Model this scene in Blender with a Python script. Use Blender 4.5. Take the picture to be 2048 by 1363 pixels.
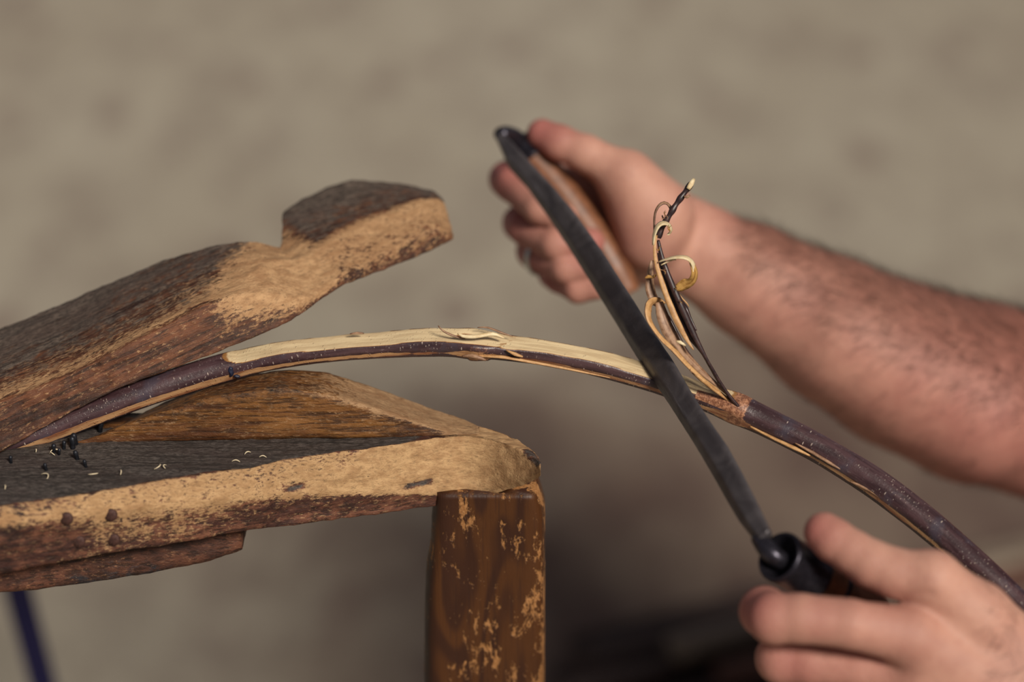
import bpy, bmesh, math, random
import numpy as np
from mathutils import Vector, Matrix, noise
random.seed(7); rng = np.random.default_rng(7)
for o in list(bpy.data.objects): bpy.data.objects.remove(o)
SC = bpy.context.scene; COL = SC.collection

# ------------------------------------------------------------------ camera
LENS = 80.0; FPX = 2048*LENS/36.0; D0 = 1.06; PITCH = math.radians(25); H0 = 0.75
CAM = Vector((0, -D0*math.cos(PITCH), H0 + D0*math.sin(PITCH)))
FWD = Vector((0, math.cos(PITCH), -math.sin(PITCH))); UP = Vector((0, math.sin(PITCH), math.cos(PITCH)))
cd = bpy.data.cameras.new('camera'); cam = bpy.data.objects.new('camera', cd); COL.objects.link(cam)
cam.location = CAM; cam.rotation_euler = (math.pi/2 - PITCH, 0, 0)
cd.lens = LENS; cd.sensor_width = 36; cd.clip_start = 0.05; cd.clip_end = 60
cd.dof.use_dof = True; cd.dof.focus_distance = D0 - 0.005; cd.dof.aperture_fstop = 2.9
SC.camera = cam
# ------------------------------------------------------------------ light
w = bpy.data.worlds.new('world'); SC.world = w; w.use_nodes = True
bgn = w.node_tree.nodes['Background']; bgn.inputs[0].default_value = (0.92, 0.88, 0.95, 1); bgn.inputs[1].default_value = 0.145
SUN_DIR = Vector((0.60, -0.98, 0.86)).normalized()       # towards the light
sd = bpy.data.lights.new('sun', 'SUN'); sd.energy = 3.75; sd.angle = math.radians(13); sd.color = (1.0, 0.93, 0.82)
sun = bpy.data.objects.new('sun', sd); COL.objects.link(sun)
sun.rotation_euler = SUN_DIR.to_track_quat('Z', 'Y').to_euler(); sun.location = SUN_DIR*4
SC.view_settings.view_transform = 'Standard'; SC.view_settings.look = 'None'
SC.view_settings.exposure = 0.0; SC.view_settings.gamma = 1.0; SC.view_settings.use_curve_mapping = False

# ------------------------------------------------------------------ helpers
def ray(px, py): return FWD + Vector((1, 0, 0))*((px-1024)/FPX) + UP*((681.5-py)/FPX)
def P(px, py, d): return CAM + ray(px, py)*d                       # point at axial distance d
def G(px, py, z):
    r = ray(px, py); return CAM + r*((z-CAM.z)/r.z)                # on a level plane
def V(px, py, Y):
    r = ray(px, py); return CAM + r*((Y-CAM.y)/r.y)                # on an upright plane
def empty(name, loc, label=None, cat=None, group=None):
    o = bpy.data.objects.new(name, None); COL.objects.link(o); o.location = loc; o.empty_display_size = .05
    if label: o['label'] = label; o['category'] = cat
    if group: o['group'] = group
    return o
def link(name, me, mat, parent=None, smooth=True):
    o = bpy.data.objects.new(name, me); COL.objects.link(o)
    for m in (mat if isinstance(mat, (list, tuple)) else [mat]): me.materials.append(m)
    if smooth: me.polygons.foreach_set('use_smooth', [True]*len(me.polygons))
    if parent is not None:
        o.parent = parent
        pw = Matrix.Translation(parent.location)
        q = parent.parent
        while q is not None: pw = Matrix.Translation(q.location) @ pw; q = q.parent
        o.matrix_parent_inverse = pw.inverted()
    return o
def tag(o, label, cat, group=None):
    o['label'] = label; o['category'] = cat
    if group: o['group'] = group
    return o
def recentre(o):
    """put a top-level mesh's origin at its base centre"""
    me = o.data; n = len(me.vertices); co = np.empty(n*3); me.vertices.foreach_get('co', co); co = co.reshape(-1, 3)
    c = np.array([(co[:, 0].min()+co[:, 0].max())/2, (co[:, 1].min()+co[:, 1].max())/2, co[:, 2].min()])
    co -= c; me.vertices.foreach_set('co', co.ravel()); o.location = c; return o
def mesh(name, vs, fs, attrs=None, matidx=None):
    me = bpy.data.meshes.new(name); me.from_pydata([tuple(v) for v in vs], [], fs)
    if attrs:
        for k, v in attrs.items():
            v = np.asarray(v, dtype=np.float32)
            if v.ndim == 2: a = me.attributes.new(k, 'FLOAT_VECTOR', 'POINT'); a.data.foreach_set('vector', v.ravel())
            else: a = me.attributes.new(k, 'FLOAT', 'POINT'); a.data.foreach_set('value', v)
    if matidx: me.polygons.foreach_set('material_index', matidx)
    me.update(); return me
def fbm(p, s, oct=3):
    return noise.fractal(Vector(p)*s, 1.0, 2.0, oct)
def resample(pts, step):
    """Catmull-Rom through pts, returns list"""
    pts = [Vector(p) for p in pts]; out = []
    for i in range(len(pts)-1):
        p0 = pts[max(i-1, 0)]; p1 = pts[i]; p2 = pts[i+1]; p3 = pts[min(i+2, len(pts)-1)]
        n = max(1, int(math.ceil((p2-p1).length/step)))
        for k in range(n):
            t = k/n; out.append(0.5*((2*p1)+(p2-p0)*t+(2*p0-5*p1+4*p2-p3)*t*t+(3*p1-p0-3*p2+p3)*t**3))
    out.append(pts[-1]); return out
def loft(name, rings, attrs, step, rough=(0.0006, 60), smooth=2, axis=None, across=None, seed=0, edge_smooth=1.0):
    """rings: stations of corner points; attrs: stations of (wear, dirt) per corner. Linear surface, rounded edges, uneven skin."""
    nS = len(rings); nC = len(rings[0])
    du = [max(1, int(math.ceil(max((rings[i+1][c]-rings[i][c]).length for c in range(nC))/step))) for i in range(nS-1)]
    dv = [max(2, int(math.ceil(max((rings[i][(c+1) % nC]-rings[i][c]).length for i in range(nS))/step))) for c in range(nC)]
    vs = []; at = []; rows = 0
    for i in range(nS):
        cnt = du[i] if i < nS-1 else 1
        for k in range(cnt):
            t = k/cnt; j = min(i+1, nS-1)
            cr = [rings[i][c].lerp(rings[j][c], t) for c in range(nC)]
            ca = [np.array(attrs[i][c])*(1-t)+np.array(attrs[j][c])*t for c in range(nC)]
            for c in range(nC):
                e = (c+1) % nC
                for m in range(dv[c]):
                    q = m/dv[c]; vs.append(cr[c].lerp(cr[e], q)); at.append(ca[c]*(1-q)+ca[e]*q)
            rows += 1
    W = sum(dv); A = np.array([list(v) for v in vs]).reshape(rows, W, 3)
    for _ in range(smooth):
        B = A.copy(); B[1:-1] = (A[1:-1]*2+A[:-2]+A[2:])/4; A = B*0.5+A*0.5
        A = A*0.5+(np.roll(A, 1, 1)+np.roll(A, -1, 1))*0.25
    nu = np.gradient(A, axis=0); nv = np.roll(A, -1, 1)-np.roll(A, 1, 1); N = np.cross(nv, nu)
    N /= np.linalg.norm(N, axis=2, keepdims=True)+1e-9
    cen = A.mean(axis=1, keepdims=True)
    if ((A-cen)*N).sum() < 0: N = -N; flip = True
    else: flip = False
    ax = Vector(axis).normalized() if axis is not None else (rings[-1][0]-rings[0][0]).normalized()
    ac = Vector(across) if across is not None else Vector((0, 1, 0)); ac = (ac-ax*ac.dot(ax)).normalized(); nn = ax.cross(ac)
    out = A.copy(); amp, sc = rough
    for r in range(rows):
        for c in range(W):
            p = Vector(A[r, c]); q = Vector((p.dot(ax)*0.35, p.dot(ac), p.dot(nn)+seed))
            out[r, c] = A[r, c]+N[r, c]*(amp*(fbm(q, sc, 4)+0.5*fbm(p+Vector((seed, 0, 0)), sc*4, 2)))
    V_ = out.reshape(-1, 3); AT = np.array(at)
    c0 = len(V_); V_ = np.vstack([V_, out[0].mean(0), out[-1].mean(0)]); AT = np.vstack([AT, AT[:W].mean(0), AT[-W:].mean(0)])
    F = []
    for r in range(rows-1):
        for c in range(W):
            e = (c+1) % W; f = (r*W+c, r*W+e, (r+1)*W+e, (r+1)*W+c); F.append(f if flip else f[::-1])
    for c in range(W):
        e = (c+1) % W
        F.append((c0, e, c) if flip else (c0, c, e)); l = (rows-1)*W
        F.append((c0+1, l+c, l+e) if flip else (c0+1, l+e, l+c))
    M3 = np.array([list(ax), list(ac), list(nn)]); gc = V_@M3.T
    me = mesh(name, V_, F, {'gc': gc, 'wear': AT[:, 0], 'dirt': AT[:, 1]})
    bm = bmesh.new(); bm.from_mesh(me); bmesh.ops.recalc_face_normals(bm, faces=bm.faces); bm.to_mesh(me); bm.free()
    return me
def tube(name, pts, radii, nseg=12, attrs=None, cap=True, jitter=0, flatn=None):
    pts = [Vector(p) for p in pts]; n = len(pts); T = [(pts[min(i+1, n-1)]-pts[max(i-1, 0)]).normalized() for i in range(n)]
    ref = Vector((0, 0, 1)) if abs(T[0].z) < .9 else Vector((1, 0, 0)); u = (ref-T[0]*ref.dot(T[0])).normalized()
    vs = []; gc = []; L = 0
    for i in range(n):
        if i: L += (pts[i]-pts[i-1]).length
        u = (u-T[i]*u.dot(T[i])).normalized(); v = T[i].cross(u)
        for k in range(nseg):
            a = 2*math.pi*k/nseg; r = radii[i]*(1+jitter*fbm((L*30, math.cos(a), math.sin(a)), 1, 2))
            vs.append(pts[i]+(u*math.cos(a)+v*math.sin(a))*r); gc.append((L, math.cos(a)*r, math.sin(a)*r))
    fs = [(i*nseg+k, i*nseg+(k+1) % nseg, (i+1)*nseg+(k+1) % nseg, (i+1)*nseg+k) for i in range(n-1) for k in range(nseg)]
    if cap: fs.append(tuple(range(nseg))[::-1]); fs.append(tuple((n-1)*nseg+k for k in range(nseg)))
    return mesh(name, vs, fs, {'gc': np.array(gc), 'wear': np.zeros(len(vs)), 'dirt': np.zeros(len(vs))})

# ------------------------------------------------------------------ node helpers / materials
class NT:
    def __init__(s, name):
        s.m = bpy.data.materials.new(name); s.m.use_nodes = True; s.t = s.m.node_tree
        s.b = s.t.nodes['Principled BSDF']
    def n(s, typ, **kw):
        x = s.t.nodes.new(typ)
        for k, v in kw.items(): setattr(x, k, v)
        return x
    def set(s, sock, v):
        if isinstance(v, bpy.types.NodeSocket): s.t.links.new(v, sock)
        elif isinstance(v, (tuple, list)) and len(v) == 3 and sock.type == 'RGBA': sock.default_value = (*v, 1)
        else: sock.default_value = v
    def attr(s, name, vec=False):
        x = s.n('ShaderNodeAttribute', attribute_name=name); return x.outputs['Vector' if vec else 'Fac']
    def scale(s, v, xyz, loc=(0, 0, 0)):
        x = s.n('ShaderNodeMapping'); s.set(x.inputs['Vector'], v); x.inputs['Scale'].default_value = xyz; x.inputs['Location'].default_value = loc; return x.outputs[0]
    def noise(s, v, sc=1, det=4, rough=.55, dist=0):
        x = s.n('ShaderNodeTexNoise'); s.set(x.inputs['Vector'], v); x.inputs['Scale'].default_value = sc; x.inputs['Detail'].default_value = det
        x.inputs['Roughness'].default_value = rough; x.inputs['Distortion'].default_value = dist; return x.outputs['Fac']
    def vor(s, v, sc=1, feat='F1', rnd=1, dim='3D'):
        x = s.n('ShaderNodeTexVoronoi', feature=feat, voronoi_dimensions=dim); s.set(x.inputs['Vector'], v); x.inputs['Scale'].default_value = sc; x.inputs['Randomness'].default_value = rnd; return x.outputs['Distance']
    def math(s, op, a, b=0.0, c=None, clamp=False):
        x = s.n('ShaderNodeMath', operation=op, use_clamp=clamp); s.set(x.inputs[0], a); s.set(x.inputs[1], b)
        if c is not None: s.set(x.inputs[2], c)
        return x.outputs[0]
    def step(s, v, a, b, lo=0.0, hi=1.0):
        x = s.n('ShaderNodeMapRange', interpolation_type='SMOOTHSTEP'); s.set(x.inputs[0], v); s.set(x.inputs[1], a); s.set(x.inputs[2], b)
        x.inputs[3].default_value = lo; x.inputs[4].default_value = hi; return x.outputs[0]
    def mix(s, f, a, b, mode='MIX'):
        x = s.n('ShaderNodeMix', data_type='RGBA', blend_type=mode); s.set(x.inputs[0], f); s.set(x.inputs[6], a); s.set(x.inputs[7], b); return x.outputs[2]
    def bump(s, h, dist=.001, strength=1.0, prev=None):
        x = s.n('ShaderNodeBump'); s.set(x.inputs['Height'], h); x.inputs['Distance'].default_value = dist; x.inputs['Strength'].default_value = strength
        if prev is not None: s.t.links.new(prev, x.inputs['Normal'])
        return x.outputs[0]
    def out(s, col=None, rough=None, nrm=None, **kw):
        if col is not None: s.set(s.b.inputs['Base Color'], col)
        if rough is not None: s.set(s.b.inputs['Roughness'], rough)
        if nrm is not None: s.t.links.new(nrm, s.b.inputs['Normal'])
        for k, v in kw.items(): s.set(s.b.inputs[k.replace('_', ' ')], v)
        return s.m
def wood(name, dark, mid, light, grey, gfreq=700, rough=.62, blot=.5, wearcol2=None, bumpd=.0006, fibre=0.5):
    n = NT(name); gc = n.attr('gc', True); wear = n.attr('wear'); dirt = n.attr('dirt')
    grain = n.noise(n.scale(gc, (gfreq*.05, gfreq, gfreq)), 1, 4, .65)
    grain2 = n.noise(n.scale(gc, (gfreq*.025, gfreq*.22, gfreq*.22)), 1, 4, .65, 1.0)
    blotch = n.noise(n.scale(gc, (16, 48, 48)), 1, 5, .65, .6)
    stain_shade = n.noise(n.scale(gc, (22, 50, 50), (.5, .3, .1)), 1, 5, .7, .4)
    fine = n.noise(n.scale(gc, (900, 1500, 1500)), 1, 3, .7)
    fib = n.noise(n.scale(gc, (320, 900, 900)), 1, 4, .75)
    mid_n = n.noise(n.scale(gc, (110, 230, 230)), 1, 6, .75, .2)
    base = n.mix(n.step(n.math('ADD', n.math('MULTIPLY', grain2, .6), n.math('MULTIPLY', blotch, .45)), .43, .62), dark, mid)
    base = n.mix(n.math('MULTIPLY', n.step(grain, .54, .38), .8), base, tuple(c*.25 for c in dark))
    base = n.mix(n.math('MULTIPLY', n.step(stain_shade, .52, .64), .70), base, tuple(c*.35 for c in dark))
    base = n.mix(n.math('MULTIPLY', n.math('MULTIPLY', n.step(fib, .54, .68), n.step(blotch, .40, .55)), .5), base, light)
    lc = n.mix(n.step(mid_n, .36, .64), light, wearcol2 or tuple(c*f for c, f in zip(light, (.66, .60, .56))))
    lc = n.mix(n.math('MULTIPLY', n.step(fib, .50, .34), fibre), lc, tuple(c*.30 for c in light))
    lc = n.mix(n.math('MULTIPLY', n.step(stain_shade, .50, .68), .5), lc, tuple(c*f for c, f in zip(light, (.46, .34, .28))))
    wm = n.step(n.math('ADD', wear, n.math('ADD', n.math('MULTIPLY', n.math('SUBTRACT', mid_n, .5), 1.4), n.math('MULTIPLY', n.math('SUBTRACT', fib, .5), 1.3))), .36, .68)
    col = n.mix(wm, base, lc)
    gcol = n.mix(n.step(fib, .38, .64), tuple(c*.35 for c in grey), tuple(c*1.25 for c in grey))
    gcol = n.mix(n.math('MULTIPLY', n.step(blotch, .42, .62), .5), gcol, tuple(c*f for c, f in zip(grey, (.55, .45, .45))))
    gcol = n.mix(n.math('MULTIPLY', n.step(grain, .5, .38), .7), gcol, tuple(c*.2 for c in grey))
    gcol = n.mix(n.math('MULTIPLY', n.step(fine, .64, .70), .45), gcol, (.36, .30, .24))
    dm = n.step(n.math('ADD', dirt, n.math('ADD', n.math('MULTIPLY', n.math('SUBTRACT', mid_n, .5), 1.2), n.math('MULTIPLY', n.math('SUBTRACT', grain, .5), .6))), .40, .68)
    col = n.mix(dm, col, gcol)
    h = n.math('ADD', n.math('MULTIPLY', grain, .7), n.math('ADD', n.math('MULTIPLY', fib, .7), n.math('MULTIPLY', mid_n, .9)))
    return n.out(col, n.math('ADD', rough, n.math('MULTIPLY', wm, .2)), n.bump(h, bumpd, 1.0), Specular_IOR_Level=.35)

M = {}
M['arm'] = wood('old_arm_wood', (.060, .021, .011), (.175, .062, .026), (.54, .325, .165), (.135, .100, .078), 600, .55)
M['bed'] = wood('bed_wood', (.050, .016, .012), (.175, .066, .036), (.56, .35, .175), (.088, .072, .064), 560, .6)
M['wedge'] = wood('wedge_wood', (.10, .034, .010), (.235, .098, .025), (.44, .27, .14), (.030, .017, .012), 700, .5)
M['leg'] = wood('varnished_leg_wood', (.062, .018, .007), (.115, .036, .012), (.46, .23, .085), (.05, .035, .025), 420, .38, fibre=.7)
M['board'] = wood('board_wood', (.060, .022, .014), (.135, .050, .028), (.42, .22, .11), (.035, .033, .040), 560, .6)
def flat(name, col, rough=.6, metal=0, nscale=400, var=.5, bumpd=.0003, **kw):
    n = NT(name); tc = n.n('ShaderNodeTexCoord').outputs['Object']; f = n.noise(tc, nscale, 4, .6)
    return n.out(n.mix(n.step(f, .35, .65), tuple(c*(1-var) for c in col), col), rough, n.bump(f, bumpd, .6), Metallic=metal, **kw)
M['nail'] = flat('rusty_nail_head', (.085, .036, .028), .6, .4, 900, .5, .0006)
M['pin'] = flat('dark_pin', (.030, .032, .042), .45, .6, 900, .5)
M['rope'] = flat('navy_strap', (.005, .003, .060), .7, 0, 900, .3)
M['chip'] = flat('pale_chip', (.75, .62, .42), .7, 0, 900, .2)
M['ferrule'] = flat('ferrule_steel', (.055, .050, .066), .32, .75, 500, .35)
M['ring'] = flat('silver_ring', (.62, .66, .62), .3, 1.0, 500, .1)
M['handle'] = flat('handle_wood', (.24, .095, .045), .45, 0, 160, .4)
M['shirt'] = flat('dark_shirt', (.030, .010, .012), .9, 0, 1200, .3)
M['trouser'] = flat('dark_trousers', (.022, .014, .022), .9, 0, 1200, .3)
M['boot'] = flat('brown_boot', (.05, .025, .015), .6, 0, 300, .3)
M['hair'] = flat('brown_hair', (.035, .018, .010), .6, 0, 300, .3)
M['rod_dark'] = flat('dark_willow_rod', (.045, .020, .016), .6, 0, 120, .5)
M['rod_pale'] = flat('grey_willow_rod', (.20, .15, .11), .6, 0, 120, .4)
M['rod_red'] = flat('red_willow_rod', (.10, .035, .020), .6, 0, 120, .4)
def steel():
    n = NT('blackened_blade_steel'); gc = n.attr('gc', True); wear = n.attr('wear')
    a = n.noise(n.scale(gc, (30, 260, 260)), 1, 5, .65); b = n.noise(gc, 900, 3, .7); c = n.noise(gc, 60, 4, .6, .8)
    col = n.mix(n.step(c, .35, .65), (.050, .042, .046), (.095, .082, .086))
    col = n.mix(n.math('MULTIPLY', n.step(a, .6, .74), .55), col, (.20, .19, .205))
    col = n.mix(wear, col, (.14, .135, .15))
    return n.out(col, n.step(a, .3, .7, .34, .50), n.bump(n.math('ADD', a, n.math('MULTIPLY', b, .4)), .0003, .6), Metallic=.35)
M['steel'] = steel()
def concrete():
    n = NT('trodden_concrete'); tc = n.n('ShaderNodeTexCoord').outputs['Object']; tf = n.scale(tc, (1, .45, 1))
    a = n.noise(tf, 1.1, 5, .6, .5); b = n.noise(tf, 9, 4, .6); c = n.noise(tc, 60, 3, .6)
    v = n.vor(tf, 4.2, dim='2D'); v2 = n.vor(n.scale(tc, (1, .45, 1), (3.3, 1.7, 0)), 9, dim='2D')
    col = n.mix(n.step(a, .35, .65), (.315, .268, .205), (.385, .34, .27))
    col = n.mix(n.step(b, .34, .58), n.mix(.45, col, (.17, .125, .10)), col)
    col = n.mix(n.math('MULTIPLY', n.step(v, .15, .06), .55), col, (.15, .095, .078))
    col = n.mix(n.math('MULTIPLY', n.step(v2, .17, .08), .25), col, (.15, .10, .085))
    col = n.mix(n.math('MULTIPLY', n.step(c, .4, .7), .25), col, (.45, .40, .31))
    # brown patch that paints the worker's shadow further out over the floor
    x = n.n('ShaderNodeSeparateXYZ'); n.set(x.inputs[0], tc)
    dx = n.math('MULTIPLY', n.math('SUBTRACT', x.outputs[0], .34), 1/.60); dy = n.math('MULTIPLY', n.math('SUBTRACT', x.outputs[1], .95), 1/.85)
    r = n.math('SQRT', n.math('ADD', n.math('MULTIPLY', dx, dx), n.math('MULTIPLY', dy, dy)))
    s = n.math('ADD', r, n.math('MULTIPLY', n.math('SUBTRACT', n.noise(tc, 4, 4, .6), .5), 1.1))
    stain_shade = n.mix(n.step(b, .4, .62), (.085, .043, .033), (.14, .090, .066))
    col = n.mix(n.step(s, 1.30, .45, 0, .85), col, stain_shade)
    return n.out(col, .9, n.bump(n.math('ADD', b, c), .004, .6))
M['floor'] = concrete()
def bark():
    n = NT('willow_bark'); gc = n.attr('gc', True); peel = n.attr('wear'); under = n.attr('dirt'); scar = n.attr('scar')
    f = n.noise(n.scale(gc, (600, 600, 600)), 1, 4, .65); g = n.noise(n.scale(gc, (40, 300, 300)), 1, 4, .6)
    m = n.noise(n.scale(gc, (60, 60, 60)), 1, 3, .6)
    col = n.mix(n.step(g, .35, .65), (.034, .015, .018), (.078, .040, .044))
    col = n.mix(n.math('MULTIPLY', n.step(m, .52, .68), .7), col, (.056, .046, .064))
    col = n.mix(n.math('MULTIPLY', n.step(f, .58, .75), .45), col, (.25, .19, .19))
    lent = n.vor(n.scale(gc, (330, 150, 150)), 1); lm = n.math('MULTIPLY', n.step(lent, .15, .08), n.step(m, .36, .46))
    lent2 = n.vor(n.scale(gc, (700, 420, 420)), 1); lm2 = n.math('MULTIPLY', n.step(lent2, .24, .11), n.step(n.noise(gc, 45, 2, .5), .42, .54))
    lm = n.math('MAXIMUM', lm, n.math('MULTIPLY', lm2, .7))
    col = n.mix(n.math('MULTIPLY', lm, .75), col, (.46, .36, .31))
    edge = n.math('ADD', peel, n.math('MULTIPLY', n.math('SUBTRACT', g, .5), .35))
    col = n.mix(n.step(edge, .30, .42), col, (.30, .14, .045))
    pw = n.mix(n.step(g, .40, .62), (.70, .54, .32), (.56, .41, .235))
    col = n.mix(n.step(edge, .55, .68), col, pw)
    ue = n.math('ADD', under, n.math('MULTIPLY', n.math('SUBTRACT', g, .5), .5))
    uc = n.mix(n.step(g, .42, .6), (.55, .31, .15), (.27, .105, .05))
    col = n.mix(n.step(ue, .42, .56), col, uc)
    sc = n.mix(n.step(f, .42, .6), (.19, .075, .040), (.42, .20, .11))
    col = n.mix(n.step(n.math('ADD', scar, n.math('MULTIPLY', n.math('SUBTRACT', f, .5), .6)), .4, .6), col, sc)
    pm = n.step(edge, .35, .6)
    h = n.math('ADD', n.math('MULTIPLY', f, .5), n.math('ADD', g, n.math('MULTIPLY', lm, .8)))
    return n.out(col, n.math('ADD', .36, n.math('MULTIPLY', pm, .3)), n.bump(h, .0004, .8), Specular_IOR_Level=.5)
M['bark'] = bark()
def strip(name, c1, c2, rough=.5):
    n = NT(name); gc = n.attr('gc', True); g = n.noise(n.scale(gc, (60, 900, 900)), 1, 4, .6); f = n.noise(gc, 500, 3, .6)
    return n.out(n.mix(n.step(n.math('ADD', n.math('MULTIPLY', g, .6), n.math('MULTIPLY', f, .4)), .4, .6), c1, c2), rough, n.bump(g, .0002, .6))
M['s_pale'] = strip('pale_inner_bark', (.62, .45, .24), (.80, .66, .42))
M['s_tan'] = strip('tan_inner_bark', (.38, .19, .07), (.58, .33, .14))
M['s_brown'] = strip('brown_inner_bark', (.20, .10, .055), (.38, .22, .13))
M['s_dark'] = strip('dark_outer_bark', (.020, .010, .012), (.060, .028, .026), .4)
M['s_gold'] = strip('golden_inner_bark', (.30, .14, .03), (.60, .34, .10))
def skin(name, c1, c2, red, mott=.5, hair=0.0):
    n = NT(name); tc = n.n('ShaderNodeTexCoord').outputs['Object']; rd = n.attr('red')
    a = n.noise(tc, 45, 4, .6); b = n.noise(tc, 420, 3, .6); v = n.vor(tc, 900)
    col = n.mix(n.step(a, .35, .65), c1, c2)
    col = n.mix(n.math('MULTIPLY', n.step(b, .5, .7), .25*mott), col, red)
    col = n.mix(n.math('MULTIPLY', rd, 1.0, clamp=True), col, red)
    col = n.mix(n.math('MULTIPLY', n.math('MULTIPLY', n.attr('tan'), n.step(b, .25, .6, .7, 1)), .75), col, (.19, .072, .048))
    return n.out(col, .60, n.bump(n.math('ADD', n.math('MULTIPLY', b, .8), n.math('MULTIPLY', v, .5)), .0006, .5), Subsurface_Weight=.10, Subsurface_Radius=(.010, .004, .002), Subsurface_Scale=1.0, Specular_IOR_Level=.4)
M['skin'] = skin('skin', (.44, .218, .162), (.54, .285, .210), (.33, .085, .080))

# ------------------------------------------------------------------ ground
def ground():
    nx, ny = 60, 60; vs = []; 
    for j in range(ny+1):
        for i in range(nx+1):
            x = -6+12*i/nx; y = -4+14*j/ny; vs.append((x, y, .004*fbm((x, y, 0), 1.2, 3)-.004))
    fs = [(j*(nx+1)+i, j*(nx+1)+i+1, (j+1)*(nx+1)+i+1, (j+1)*(nx+1)+i) for j in range(ny) for i in range(nx)]
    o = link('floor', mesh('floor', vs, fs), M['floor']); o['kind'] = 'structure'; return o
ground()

# ------------------------------------------------------------------ shaving horse
ZB = G(500, 882, 0).z  # placeholder
ZB = P(500, 882, D0).z
horse = empty('shaving_horse', (-.1, 0, 0), 'worn wooden shaving horse with clamping arm gripping the bent willow rod', 'workbench')
def bed():
    S = [(-1500, 1245, 1275, 1400), (-900, 1152, 1184, 1298), (-400, 1074, 1110, 1214), (0, 1012, 1047, 1146), (100, 998, 1036, 1129), (190, 985, 1024, 1114), (300, 966, 1012, 1096), (400, 950, 1003, 1079), (490, 937, 994, 1063), (560, 922, 988, 1052), (700, 902, 980, 1035), (800, 888, 983, 1021),
         (870, 876, 984, 1011), (930, 870, 982, 1001), (960, 873, 978, 995), (985, 878, 974, 988), (1010, 887, 969, 981), (1030, 896, 963, 975), (1050, 907, 957, 969), (1062, 914, 952, 963), (1074, 922, 947, 958), (1081, 930, 943, 951)]
    back = {930: 850, 960: 851, 985: 857, 1010: 866, 1030: 876, 1050: 891, 1062: 902, 1074: 914, 1081: 924}
    rings = []; at = []
    for px, tf, fc, fb in S:
        a = G(px, tf, ZB); ych = a.y-.004; b = V(px, fc, ych); c = V(px, fb, ych+.001)
        e = .75+.5*0
        if px in back: t = G(px, back[px], ZB-.001)
        else: t = Vector((a.x, YWB, ZB))
        if px > 950: c = c  # tip
        bb = Vector((t.x, t.y, min(c.z, t.z-.006)))
        rings.append([c, c.lerp(b, .72), b, a, a.lerp(t, .05), t, bb])
        k = max(0, min(1, (px-350)/350.0))
        wf = .95 if px > 600 else (.74 if px > 120 else (.66 if px > -50 else .5))
        front_low = (.0 if px < 110 else .12) if px < 500 else (.10 if px < 880 else .9)
        front_low = front_low+(.22 if 120 < px < 420 else 0)
        topw = .18 if px < 500 else (.55 if px < 750 else .95)
        dtop = 1.0 if px < 820 else 0.0
        at.append([(front_low, .42 if 190 <= px <= 330 else 0), (front_low+(.16 if 150 < px < 900 else .02), .15 if 190 <= px <= 330 else 0), (wf, .45 if px > 1055 else 0.0), (max(topw, .62 if px > 100 else .5), .30 if px < 350 else .0), (.12 if px < 900 else .9, dtop if px < 900 else (.5 if px > 1045 else 0)), (.9 if px > 900 else .1, 0 if px > 900 else dtop), (.1, .1)])
    return loft('bed_rail', rings, at, .0021, (.0010, 55), 1, (1, 0, 0), seed=3)
YWF = G(500, 881, ZB).y; YWB = YWF+.030
bed_ob = link('bed_rail', bed(), M['bed'], horse)
from mathutils.bvhtree import BVHTree
BVH = BVHTree.FromPolygons([v.co.copy() for v in bed_ob.data.vertices], [tuple(p.vertices) for p in bed_ob.data.polygons])
def hit(px, py):
    r = ray(px, py).normalized(); h = BVH.ray_cast(CAM, r); return h[0], h[1]
def dark_strip():   # flat dark top of the rail in front of the wedge is the worn iron-black runner
    pass
def wedge():
    S = [(150, 887, 884, 880, .026), (200, 886, 872, 864, .026), (260, 885, 846, 836, .026), (330, 884, 822, 802, .026), (420, 882, 795, 766, .026), (500, 881, 781, 746, .026), (560, 880, 775, 737, .026), (650, 878, 788, 742, .027), (700, 877, 802, 756, .027), (745, 876, 816, 771, .027), (822, 873, 841, 800, .027), (860, 872, 855, 815, .025), (905, 870, 866, 830, .020), (935, 869, 867.5, 843, .014), (958, 868, 867, 853, .008)]
    rings = []; at = []
    for px, b, t, k, wd in S:
        a = G(px, b, ZB-.0005); yb = a.y+wd; c = V(px, t, a.y+.0005); d = V(px, k, yb); e = Vector((a.x, yb, ZB-.0005))
        rings.append([a, a.lerp(c, .84), c, d, e])
        right = max(0, min(1, (px-600)/150))
        tipw = .8 if px > 880 else .1
        at.append([(tipw, .0), (max(tipw, .16+.25*right), .42-.3*right if px > 300 else .1), (.35+.5*right, .50-.4*right if px > 300 else .3), (max(tipw, .28+.55*right), .30-.3*right), (tipw, .1)])
    return loft('wedge_block', rings, at, .0024, (.0007, 70), 1, (1, 0, 0), seed=9)
link('wedge_block', wedge(), M['wedge'], horse)
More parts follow.
